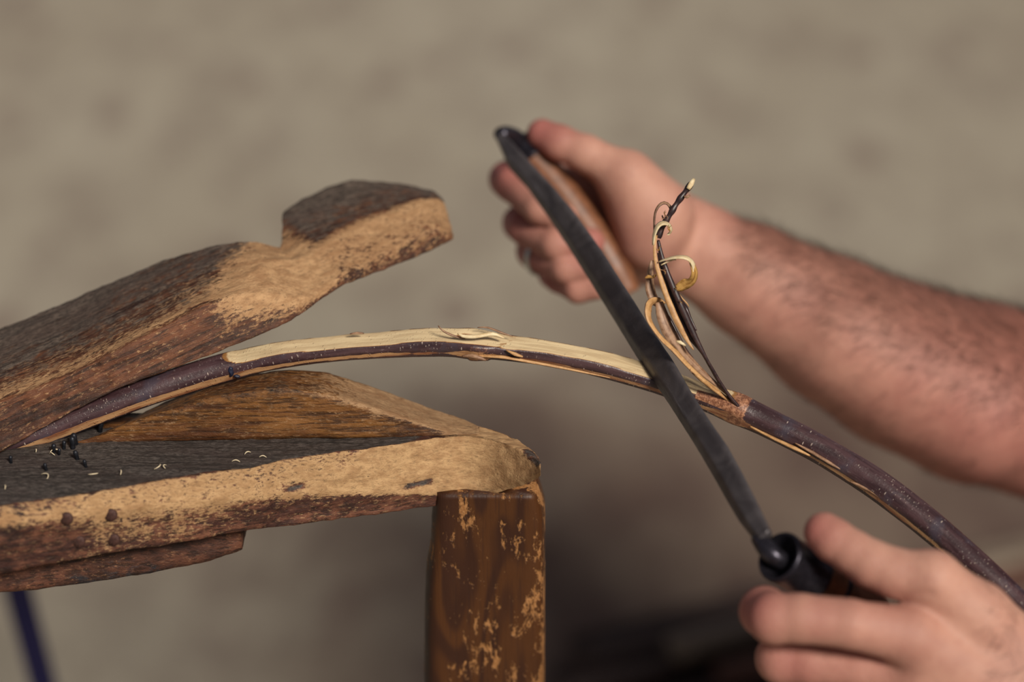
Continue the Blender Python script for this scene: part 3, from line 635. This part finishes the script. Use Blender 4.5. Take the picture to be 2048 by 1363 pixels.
def chain(name, pts, radii, mat, parent, seg=20, jit=0.0, label=None):
    Q = resample([P(*p) for p in pts], .002); n = len(Q); rr = np.interp(np.linspace(0, 1, n), np.linspace(0, 1, len(radii)), radii)
    o = link(name, tube(name, Q, list(rr), seg, jitter=jit), mat, parent)
    if label: o['label'] = label
    return o
chain('tang', [(1514, 1074, .979), (1527, 1090, .975), (1545, 1108, .972), (1566, 1122, .974), (1600, 1140, .98)], [.0030, .0042, .0042, .0042, .0042], M['ferrule'], knife)
def ferr(c0, c1, r, name, parent, mat, prof, ln=None):
    a = P(*c0); b = P(*c1); ax = (b-a); L = ax.length
    me = lathe(name, [(r*q, L*t) for q, t in prof], 36)
    o = place(me, name, mat, a, ax, parent); return o
FP = [(.62, .22), (.70, .12), (.90, .00), (.97, -.01), (1.03, .03), (1.04, .10), (1.0, .16), (1.0, .92), (1.06, .94), (1.06, 1.0), (.85, 1.02)]
ferr((1557, 1112, .971), (1624, 1150, .985), .0110, 'ferrule', knife, M['ferrule'], FP)
HP = [(1545, 1105, .968), (1600, 1137, .980)]
chain('handle', [(1615, 1145, .983), (1660, 1170, .992), (1720, 1215, .998), (1765, 1290, 1.0), (1795, 1370, 1.0), (1815, 1440, .998)], [.0094, .0100, .0115, .0125, .012, .010], M['handle'], knife, 24, .02)
ferr((1661, 1170, .992), (1668, 1174, .9935), .0108, 'collar_ring', knife, M['ferrule'], [(.9, 0), (1, .1), (1, .9), (.9, 1)])
# far end
chain('tang', [(1000, 268, 1.196), (1012, 270, 1.204), (1030, 278, 1.212), (1052, 296, 1.218)], [.0035, .0050, .0055, .0045], M['ferrule'], knife)
ferr((1040, 285, 1.222), (1068, 322, 1.219), .0105, 'ferrule', knife, M['ferrule'], FP)
chain('handle', [(1062, 315, 1.220), (1110, 370, 1.219), (1160, 437, 1.218), (1210, 510, 1.217), (1245, 568, 1.216), (1256, 588, 1.216)], [.0092, .0098, .0104, .0106, .0098, .0070], M['handle'], knife, 24, .02)

# ------------------------------------------------------------------ hands and arms: distance fields turned into one skin
def smin(a, b, k):
    h = np.clip(.5+.5*(b-a)/k, 0, 1); return b*(1-h)+a*h-k*h*(1-h)
class Field:
    def __init__(s, lo, hi, h):
        s.h = h; s.lo = np.array(lo, float); s.n = np.ceil((np.array(hi)-s.lo)/h).astype(int)+1
        s.ax = [s.lo[i]+h*np.arange(s.n[i]) for i in range(3)]; s.F = np.full(s.n, .05, np.float32)
    def win(s, lo, hi, pad):
        sl = []
        for i in range(3):
            a = int(np.clip((lo[i]-pad-s.lo[i])/s.h, 0, s.n[i])); b = int(np.clip((hi[i]+pad-s.lo[i])/s.h+2, 0, s.n[i])); sl.append(slice(a, b))
        return tuple(sl)
    def cone(s, a, b, ra, rb, k=.003, flat=None, sub=False):
        a = np.array(a); b = np.array(b); pad = max(ra, rb)*1.0+k+.03*0+.012
        sl = s.win(np.minimum(a, b), np.maximum(a, b), pad)
        if any(x.stop <= x.start for x in sl): return
        X, Y, Z = np.meshgrid(s.ax[0][sl[0]], s.ax[1][sl[1]], s.ax[2][sl[2]], indexing='ij')
        ba = b-a; L2 = (ba**2).sum()+1e-12
        t = np.clip(((X-a[0])*ba[0]+(Y-a[1])*ba[1]+(Z-a[2])*ba[2])/L2, 0, 1)
        dx = X-a[0]-t*ba[0]; dy = Y-a[1]-t*ba[1]; dz = Z-a[2]-t*ba[2]
        if flat is not None:      # squash along a direction: cross-section becomes an ellipse
            f, q = flat; f = np.array(f); w_ = dx*f[0]+dy*f[1]+dz*f[2]; g = (1/q-1)*w_
            dx = dx+g*f[0]; dy = dy+g*f[1]; dz = dz+g*f[2]
            d = (np.sqrt(dx*dx+dy*dy+dz*dz)-(ra+(rb-ra)*t))*(.5+.5*q)
        else: d = np.sqrt(dx*dx+dy*dy+dz*dz)-(ra+(rb-ra)*t)
        if sub: s.F[sl] = -smin(-s.F[sl], d, k)
        else: s.F[sl] = smin(s.F[sl], d, k)
    def merge(s, o, k): s.F = smin(s.F, o.F, k)
    def mesh(s):
        F = s.F; n = s.n; S = F < 0
        c = [(i, j, k) for i in (0, 1) for j in (0, 1) for k in (0, 1)]
        def cor(i, j, k): return (slice(i, n[0]-1+i), slice(j, n[1]-1+j), slice(k, n[2]-1+k))
        cnt = sum(S[cor(*q)].astype(np.int8) for q in c); act = (cnt > 0) & (cnt < 8)
        idx = np.argwhere(act); vid = -np.ones(act.shape, int); vid[act] = np.arange(len(idx))
        P_ = np.zeros((len(idx), 3)); W = np.zeros(len(idx)); E = []
        for a in range(8):
            for b in range(a+1, 8):
                if sum(abs(np.array(c[a])-c[b])) == 1: E.append((a, b))
        val = [F[idx[:, 0]+q[0], idx[:, 1]+q[1], idx[:, 2]+q[2]] for q in c]
        for a, b in E:
            m = (val[a] < 0) != (val[b] < 0); t = np.where(m, val[a]/(val[a]-val[b]+1e-12), 0)[:, None]
            pt = np.array(c[a])*(1-t)+np.array(c[b])*t; P_ += pt*m[:, None]; W += m
        V_ = s.lo+(idx+P_/W[:, None])*s.h
        Q = []
        for ax in range(3):
            a1, a2 = (ax+1) % 3, (ax+2) % 3
            s0 = [slice(1, n[i]-1) for i in range(3)]; s0[ax] = slice(0, n[ax]-1); s1 = list(s0); s1[ax] = slice(1, n[ax])
            A = S[tuple(s0)]; B = S[tuple(s1)]; e = np.argwhere(A != B)
            if not len(e): continue
            inside = A[e[:, 0], e[:, 1], e[:, 2]]; o = np.ones(3, int); o[ax] = 0; e = e+o
            d1 = np.zeros(3, int); d1[a1] = 1; d2 = np.zeros(3, int); d2[a2] = 1
            q = [vid[tuple((e-d1-d2).T)], vid[tuple((e-d2).T)], vid[tuple(e.T)], vid[tuple((e-d1).T)]]
            q = np.array(q).T; q[~inside] = q[~inside][:, ::-1]; Q.append(q)
        return V_, np.vstack(Q)
def px3(p): return np.array(P(p[0], p[1], p[2]))
def rad(hw, d): return hw*d/FPX
def skin_mesh(parts, name, redpts):
    vs = []; fs = []; o = 0
    for V_, Q in parts: vs.append(V_); fs += (Q+o).tolist(); o += len(V_)
    V_ = np.vstack(vs); red = np.zeros(len(V_))
    for c, r, s in redpts: red = np.maximum(red, s*np.exp(-((V_-px3(c))**2).sum(1)/(r*r)))
    # upper side of the far forearm browned: hairy skin plus painted edge shade
    a = px3((1395, 500, 1.234)); b = px3((2080, 815, 1.295)); ab = b-a; t = ((V_-a)@ab)/(ab@ab); q = V_-(a+np.clip(t, 0, 1)[:, None]*ab)
    r = .030+.024*np.clip(t, 0, 1); u = q[:, 2]/r; brownish = np.clip((u-.15)/.6, 0, 1)*np.clip((t+.02)/.12, 0, 1)*(V_[:, 1] > .10)
    return mesh(name, V_, fs, {'red': red, 'tan': brownish})
def bounds(pts, pad):
    a = np.array([px3(p) for p in pts]); return a.min(0)-pad, a.max(0)+pad

FR = (0, 0)
def near_hand():
    h = .0011; pts = [(1450, 1000, .96), (2130, 1500, .95), (2060, 1250, 1.02)]
    lo, hi = bounds(pts, .012); lo[1] -= .02; hi[1] += .05
    def fld(): return Field(lo, hi, h)
    # back of the hand and thumb root
    palm = fld()
    W1 = (2120, 1440, .965); MC = {'i': (1822, 1272, .948), 'm': (1836, 1360, .956), 'r': (1856, 1438, .966), 'p': (1885, 1502, .980)}
    for k_, r in (('i', .0118), ('m', .0115), ('r', .011), ('p', .010)):
        palm.cone(px3(MC[k_]), px3(W1), r, .017, .012)
    palm.cone(px3((1850, 1290, .962)), px3((2100, 1400, .97)), .014, .020, .012)
    palm.cone(px3((1880, 1400, .965)), px3((2100, 1450, .975)), .016, .020, .012)
    TH = [(1648, 1064, .962, .0086), (1668, 1080, .960, .0091), (1705, 1104, .957, .0092), (1742, 1127, .955, .0101), (1790, 1146, .953, .0098), (1862, 1158, .951, .0118), (1950, 1234, .957, .0150), (2060, 1345, .965, .0185)]
    for a, b in zip(TH[:-1], TH[1:]): palm.cone(px3(a[:3]), px3(b[:3]), a[3], b[3], .0045 if a[0] > 1780 else .002)
    palm.cone(px3((1840, 1180, .962)), px3((1900, 1250, .958)), .008, .012, .006)    # web of the thumb
    palm.cone(px3((2060, 1345, .965)), px3((2330, 1640, .965)), .0185, .024, .010)
    palm.cone(px3((2120, 1430, .965)), px3((2340, 1680, .965)), .021, .026, .010)
    fs = None
    FG = {'i': [(MC['i'], .0120), ((1700, 1246, .944), .0104), ((1600, 1236, .946), .0102), ((1548, 1236, .9485), .0106), ((1529, 1222, .962), .0104), ((1532, 1226, .980), .0092), ((1580, 1240, .992), .0086), ((1640, 1236, 1.006), .0078)],
          'm': [(MC['m'], .0118), ((1720, 1336, .962), .0102), ((1620, 1324, .966), .0098), ((1562, 1316, .970), .0106), ((1568, 1318, .988), .0092), ((1600, 1322, 1.003), .0086), ((1660, 1318, 1.014), .0078)],
          'r': [(MC['r'], .0112), ((1750, 1418, .972), .0100), ((1650, 1404, .976), .0096), ((1610, 1396, .982), .0102), ((1616, 1398, .998), .0090), ((1650, 1392, 1.008), .0084), ((1700, 1392, 1.020), .0076)],
          'p': [(MC['p'], .0105), ((1800, 1470, .970), .0092), ((1700, 1458, .978), .0086), ((1668, 1450, .986), .0090), ((1680, 1454, 1.0), .0080), ((1710, 1460, 1.014), .0075), ((1750, 1460, 1.022), .0068)]}
    for k_, ch in FG.items():
        f = fld()
        for (a, ra), (b, rb) in zip(ch[:-1], ch[1:]): f.cone(px3(a), px3(b), ra, rb, .002)
        if fs is None: fs = f
        else: fs.merge(f, .0012)
    palm.merge(fs, .0035)
    # tendons, thumb wrinkles, fold at the web
    for a, b in (((1715, 1082, .9465), (1732, 1116, .943)), ((1734, 1088, .945), (1748, 1122, .9415)), ((1752, 1094, .944), (1762, 1122, .9415))):
        palm.cone(px3(a), px3(b), .0011, .0011, .0012, sub=True)
    palm.cone(px3((1700, 1192, .946)), px3((1800, 1200, .943)), .0014, .0014, .003, sub=True)
    palm.cone(px3((1800, 1199, .943)), px3((1862, 1186, .939)), .0012, .0004, .003, sub=True)
    return palm.mesh()
def far_hand():
    h = .0014; pts = [(960, 230, 1.2), (2160, 1010, 1.30)]
    lo, hi = bounds(pts, .012); lo[1] -= .05; hi[1] += .10; lo[2] -= .03; hi[2] += .02
    def fld(l=None, u=None): return Field(lo, hi, h)
    A = fld()
    # forearm: centre, half width in px, distance
    FA = [((1345, 478, 1.232), 84), ((1395, 500, 1.234), 92), ((1500, 560, 1.240), 112), ((1655, 650, 1.252), 140), ((1800, 727, 1.265), 163), ((1950, 782, 1.280), 180), ((2080, 815, 1.295), 180), ((2200, 850, 1.31), 165)]
    nrm = np.array(FWD)
    for (a, ra), (b, rb) in zip(FA[:-1], FA[1:]):
        q = .78 if a[0] < 1500 else .96
        A.cone(px3(a), px3(b), rad(ra, a[2]), rad(rb, b[2]), .004, flat=(nrm, q))
    A.cone(px3((1420, 500, 1.222)), px3((1600, 610, 1.228)), .0035, .003, .010); A.cone(px3((1410, 545, 1.226)), px3((1560, 635, 1.234)), .003, .003, .009)
    A.cone(px3((1700, 690, 1.235)), px3((1950, 820, 1.25)), .030, .036, .02)
    WR = (1350, 470, 1.238); MC = {'i': (1112, 330, 1.262), 'm': (1122, 398, 1.266), 'r': (1136, 460, 1.262), 'p': (1160, 520, 1.254)}
    for k_, r in (('i', .0115), ('m', .0115), ('r', .011), ('p', .0105)): A.cone(px3(MC[k_]), px3(WR), r, .017, .010)
    TH = [(1084, 268, 1.212, .0082), (1120, 286, 1.208, .0090), (1170, 306, 1.205, .0094), (1252, 350, 1.203, .0125), (1316, 425, 1.212, .0195)]
    for a, b in zip(TH[:-1], TH[1:]): A.cone(px3(a[:3]), px3(b[:3]), a[3], b[3], .004)
    A.cone(px3((1258, 372, 1.208)), px3((1300, 470, 1.215)), .0155, .0190, .008)      # ball of the thumb
    A.cone(px3((1240, 520, 1.246)), px3((1320, 510, 1.236)), .013, .017, .008)        # heel of the hand
    A.cone(px3((1190, 330, 1.222)), px3((1240, 360, 1.232)), .010, .012, .008)
    FG = {'i': [(MC['i'], .0110), ((1015, 358, 1.232), .0098), ((1022, 368, 1.215), .0090), ((1080, 416, 1.196), .0086), ((1128, 436, 1.194), .0076)],
          'm': [(MC['m'], .0112), ((1042, 446, 1.234), .0098), ((1050, 456, 1.216), .0090), ((1112, 488, 1.196), .0086), ((1180, 484, 1.194), .0078)],
          'r': [(MC['r'], .0108), ((1068, 502, 1.234), .0094), ((1078, 512, 1.216), .0087), ((1132, 536, 1.197), .0082), ((1186, 532, 1.194), .0074)],
          'p': [(MC['p'], .0098), ((1108, 546, 1.232), .0084), ((1118, 556, 1.216), .0078), ((1156, 578, 1.200), .0074), ((1194, 574, 1.196), .0066)]}
    fs = None
    for k_, ch in FG.items():
        f = fld()
        for (a, ra), (b, rb) in zip(ch[:-1], ch[1:]): f.cone(px3(a), px3(b), ra, rb, .002)
        if fs is None: fs = f
        else: fs.merge(f, .0008)
    A.merge(fs, .003)
    return A.mesh()
person = empty('person', (.62, .02, 0), 'seated worker in dark clothes pulling the drawknife with both bare hands', 'person')
# joints beyond the frame (world coordinates)
nw = px3((2330, 1660, .965)); ne = np.array([.50, -.17, .60]); fe = px3((2200, 850, 1.31)); nsH = np.array([.66, -.17, .90]); fsH = np.array([.66, .20, .90])
def rest():
    lo = np.array([.24, -.30, .45]); hi = np.array([.95, .36, 1.30]); f = Field(lo, hi, .006)
    f.cone(px3((2120, 1440, .965)), px3((2330, 1660, .965)), .0205, .028, .02); f.cone(px3((2330, 1660, .965)), ne, .028, .042, .02); f.cone(ne, nsH, .042, .055, .03); f.cone(fe, fsH, .044, .055, .03)
    f.cone(nsH, fsH, .06, .06, .04); f.cone([.68, .015, .90], [.70, .015, .55], .12, .115, .06)
    f.cone([.68, .015, .92], [.63, .015, 1.05], .058, .055, .03)                      # neck
    f.cone([.60, .015, 1.10], [.605, .015, 1.18], .070, .088, .02); f.cone([.575, .015, 1.07], [.60, .015, 1.10], .045, .06, .02)
    f.cone([.515, .015, 1.115], [.53, .015, 1.145], .012, .009, .008)                 # nose
    for s in (-1, 1):
        f.cone([.61, .015+s*.088, 1.115], [.612, .015+s*.09, 1.145], .010, .013, .004) # ears
        f.cone([.522, .015+s*.032, 1.15], [.522, .015+s*.03, 1.15], .006, .006, .008, sub=True)
    f.cone([.523, -.005, 1.085], [.523, .035, 1.085], .004, .004, .004, sub=True)
    return f.mesh()
np_ = near_hand(); fp_ = far_hand(); rp_ = rest()
reds = [((1600, 1060, .955), .016, .75), ((1490, 1215, .95), .017, .8), ((1010, 350, 1.225), .03, .9), ((1045, 450, 1.225), .03, .9), ((1070, 510, 1.225), .03, .9), ((1110, 560, 1.22), .03, .9), ((1080, 265, 1.21), .02, .8), ((1190, 490, 1.19), .02, .7), ((2050, 800, 1.27), .13, .60), ((1600, 600, 1.24), .05, .30), ((1500, 450, 1.25), .035, .35), ((1650, 1240, .94), .012, .3), ((1700, 1310, .955), .03, .35), ((1580, 1330, .96), .02, .5)]  # finger redness; the patch at the far elbow paints shade into the skin
link('body', skin_mesh([np_, fp_, rp_], 'body', reds), M['skin'], person)
def hairs(part, n, test, length, name, seed):
    V_, Q = part; r = np.random.default_rng(seed); vs = []; fs = []
    c = V_[Q].mean(1); nr = np.cross(V_[Q[:, 1]]-V_[Q[:, 0]], V_[Q[:, 2]]-V_[Q[:, 0]]); nr /= np.linalg.norm(nr, axis=1, keepdims=True)+1e-12
    ok = np.where(test(c))[0]
    if ((c[ok]-c[ok].mean(0))*nr[ok]).sum() < 0: nr = -nr
    for i in r.choice(ok, n):
        d0 = hair_dir+r.normal(0, .35, 3); d0 -= nr[i]*d0.dot(nr[i]); d0 /= np.linalg.norm(d0); L = length*r.uniform(.5, 1.2)
        p = c[i]-nr[i]*.0003; sd = np.cross(d0, nr[i])*.00007; o = len(vs)
        for t, w_ in ((0, 1), (.5, .8), (1, .1)):
            q = p+d0*L*t+nr[i]*L*(.38*t-.10*t*t); vs += [q-sd*w_, q+sd*w_, q+nr[i]*.0001*w_]
        for a in (0, 3): 
            for j in range(3): fs.append((o+a+j, o+a+(j+1) % 3, o+a+3+(j+1) % 3, o+a+3+j))
    ob = link(name, mesh(name, vs, fs), M['hair'], person); ob['kind'] = 'stuff'; ob['label'] = 'dark arm hair'
hair_dir = np.array([-.6, .1, -.35])
xf = px3((1480, 560, 1.235))[0]; xn = px3((1960, 1260, .96))[0]
def upper(c):
    a = px3((1395, 500, 1.234)); b = px3((2080, 815, 1.295)); t = (c[:, 0]-a[0])/(b[0]-a[0]); return (c[:, 0] > xf)&(c[:, 2]-(a[2]+t*(b[2]-a[2])) > .012)
hairs(fp_, 1800, lambda c: (c[:, 0] > xf), .012, 'arm_hair', 3)
hairs(fp_, 3200, upper, .016, 'arm_hair', 5)
hairs(np_, 420, lambda c: (c[:, 0] > xn), .010, 'arm_hair', 4)
# ring on the far hand
def torus(name, c, ax, R_, r_, mat, parent):
    vs = []; fs = []; n, m = 28, 8
    for i in range(n):
        a = 2*math.pi*i/n
        for j in range(m): b = 2*math.pi*j/m; vs.append(((R_+r_*math.cos(b))*math.cos(a), (R_+r_*math.cos(b))*math.sin(a), r_*1.6*math.sin(b)))
    fs = [(i*m+j, ((i+1) % n)*m+j, ((i+1) % n)*m+(j+1) % m, i*m+(j+1) % m) for i in range(n) for j in range(m)]
    return place(mesh(name, vs, fs), name, mat, c, ax, parent)
torus('ring', P(1082, 514, 1.2145), P(1132, 536, 1.197)-P(1078, 512, 1.216), .0094, .0010, M['ring'], person)
# clothes (outside the frame but for the edge of a sleeve)
def cloth(name, cones, h, mat, lo, hi):
    f = Field(lo, hi, h)
    for a, b, ra, rb, k in cones: f.cone(a, b, ra, rb, k)
    V_, Q = f.mesh(); return link(name, mesh(name, V_, Q.tolist(), {'red': np.zeros(len(V_))}), mat, person)
slv = np.array(px3((2110, 826, 1.315)))
cloth('shirt', [(slv, fsH, .053, .066, .03), (ne+(nsH-ne)*.15, nsH, .055, .066, .03), (nsH, fsH, .072, .072, .04), ([.68, .015, .91], [.70, .015, .52], .135, .135, .06)], .007, M['shirt'], (.20, -.34, .30), (.95, .42, 1.05))
cloth('trousers', [([.70, -.07, .50], [.28+.25, -.30, .50], .095, .075, .03), ([.70, .10, .50], [.28+.25, .34, .50], .095, .075, .03), ([.53, -.30, .50], [.60, -.32, .10], .075, .055, .02), ([.53, .34, .50], [.60, .36, .10], .075, .055, .02), ([.71, -.05, .51], [.71, .08, .51], .12, .12, .03)], .008, M['trouser'], (.30, -.45, .02), (.95, .50, .68))
for s, y in ((0, -.325), (1, .365)):
    f = Field((.30, y-.10, -.01), (.75, y+.10, .20), .006); f.cone([.60, y, .12], [.60, y, .045], .05, .045, .02); f.cone([.60, y, .043], [.43, y, .036], .043, .036, .02)
    V_, Q = f.mesh(); V_[:, 2] = np.maximum(V_[:, 2], .001); link('boot', mesh('boot', V_, Q.tolist()), M['boot'], person)
f = Field((.50, -.10, 1.05), (.74, .13, 1.30), .005); f.cone([.62, .015, 1.15], [.615, .015, 1.19], .090, .092, .02); f.cone([.50, .015, 1.11], [.52, .015, 1.14], .07, .06, .02, sub=True)
V_, Q = f.mesh(); link('hair', mesh('hair', V_, Q.tolist()), M['hair'], person)
# stool
st_ = empty('stool', (.72, .015, 0), 'plain wooden stool under the seated worker', 'stool')
def box(name, lo, hi, mat, parent, bev=.004):
    bm = bmesh.new(); bmesh.ops.create_cube(bm, size=1)
    for v in bm.verts: v.co = Vector([lo[i]+(v.co[i]+.5)*(hi[i]-lo[i]) for i in range(3)])
    bmesh.ops.bevel(bm, geom=bm.edges[:], offset=bev, segments=2, affect='EDGES'); me = bpy.data.meshes.new(name); bm.to_mesh(me); bm.free()
    return link(name, me, mat, parent, False)
box('seat', (.56, -.14, .345), (.90, .17, .385), M['handle'], st_)
for sx in (.59, .85):
    for sy in (-.11, .12): box('leg', (sx, sy, 0), (sx+.03, sy+.03, .346), M['handle'], st_)

# ------------------------------------------------------------------ strap and rods on the ground
sp0 = P(28, 1150, 1.62); sp1 = P(95, 1400, 1.68)
dirv = (sp1-sp0).normalized()
zt = .62; a0 = sp0; t = (0.012-a0.z)/dirv.z; endp = a0+dirv*t
def strap():
    n = 24; vs = []; fs = []; top = a0-dirv*.25
    for i in range(n):
        c = top.lerp(endp, i/(n-1)); wv = Vector((.0090, .002, .0)); tv = Vector((0, .0016, 0))
        for q in (-wv-tv, wv-tv, wv+tv, -wv+tv): vs.append(c+q)
    fs = [(i*4+k, i*4+(k+1) % 4, (i+1)*4+(k+1) % 4, (i+1)*4+k) for i in range(n-1) for k in range(4)]+[(0, 3, 2, 1), ((n-1)*4, (n-1)*4+1, (n-1)*4+2, (n-1)*4+3)]
    return mesh('strap', vs, fs)
o = link('strap', strap(), M['rope'], smooth=False); recentre(o); tag(o, 'taut navy blue strap running down behind the bench at the lower left', 'strap')

def rod(a, b, r, mat, label, group='willow rods heaped on the ground', bend=.02):
    a = Vector(a); b = Vector(b); pts = [a.lerp(b, i/10)+Vector((0, 0, bend*math.sin(math.pi*i/10))) for i in range(11)]
    o = link('willow_stick', tube('willow_stick', pts, [r*(1-.04*i) for i in range(11)], 10, jitter=.05), mat); recentre(o); return tag(o, label, 'stick', group)
def gp(px, py, z): return G(px, py, z)
rod(gp(1345, 1300, .095), gp(2100, 1098, .095), .013, M['rod_pale'], 'pale grey willow stick lying behind the near fist, lighter than the rest of the heap', bend=0)
rod(gp(1440, 1352, .095), gp(1980, 1208, .095), .011, M['rod_red'], 'reddish stick under the pale grey one behind the near fist', bend=0)
rod(gp(1930, 1130, .07), gp(2300, 1040, .07), .016, M['rod_pale'], 'pale stick lying at the right edge behind the bent rod', bend=0)
rod(gp(1950, 1175, .05), gp(2300, 1085, .05), .014, M['rod_red'], 'brown stick just in front of the pale one at the right edge', bend=0)
for i in range(12):      # parallel sticks in three layers, four across
    row = i % 4; lay = i//4; z = .014+.027*lay; y0 = 1290+row*62+lay*18+random.uniform(-5, 5); x0 = 1140+random.uniform(-40, 60)+row*10
    rod(gp(x0, y0, z), gp(x0+560+lay*40, y0-150, z), random.uniform(.009, .0125), M['rod_dark'], 'dark purple-brown willow stick lying in the shaded heap at the bottom right', bend=.0)
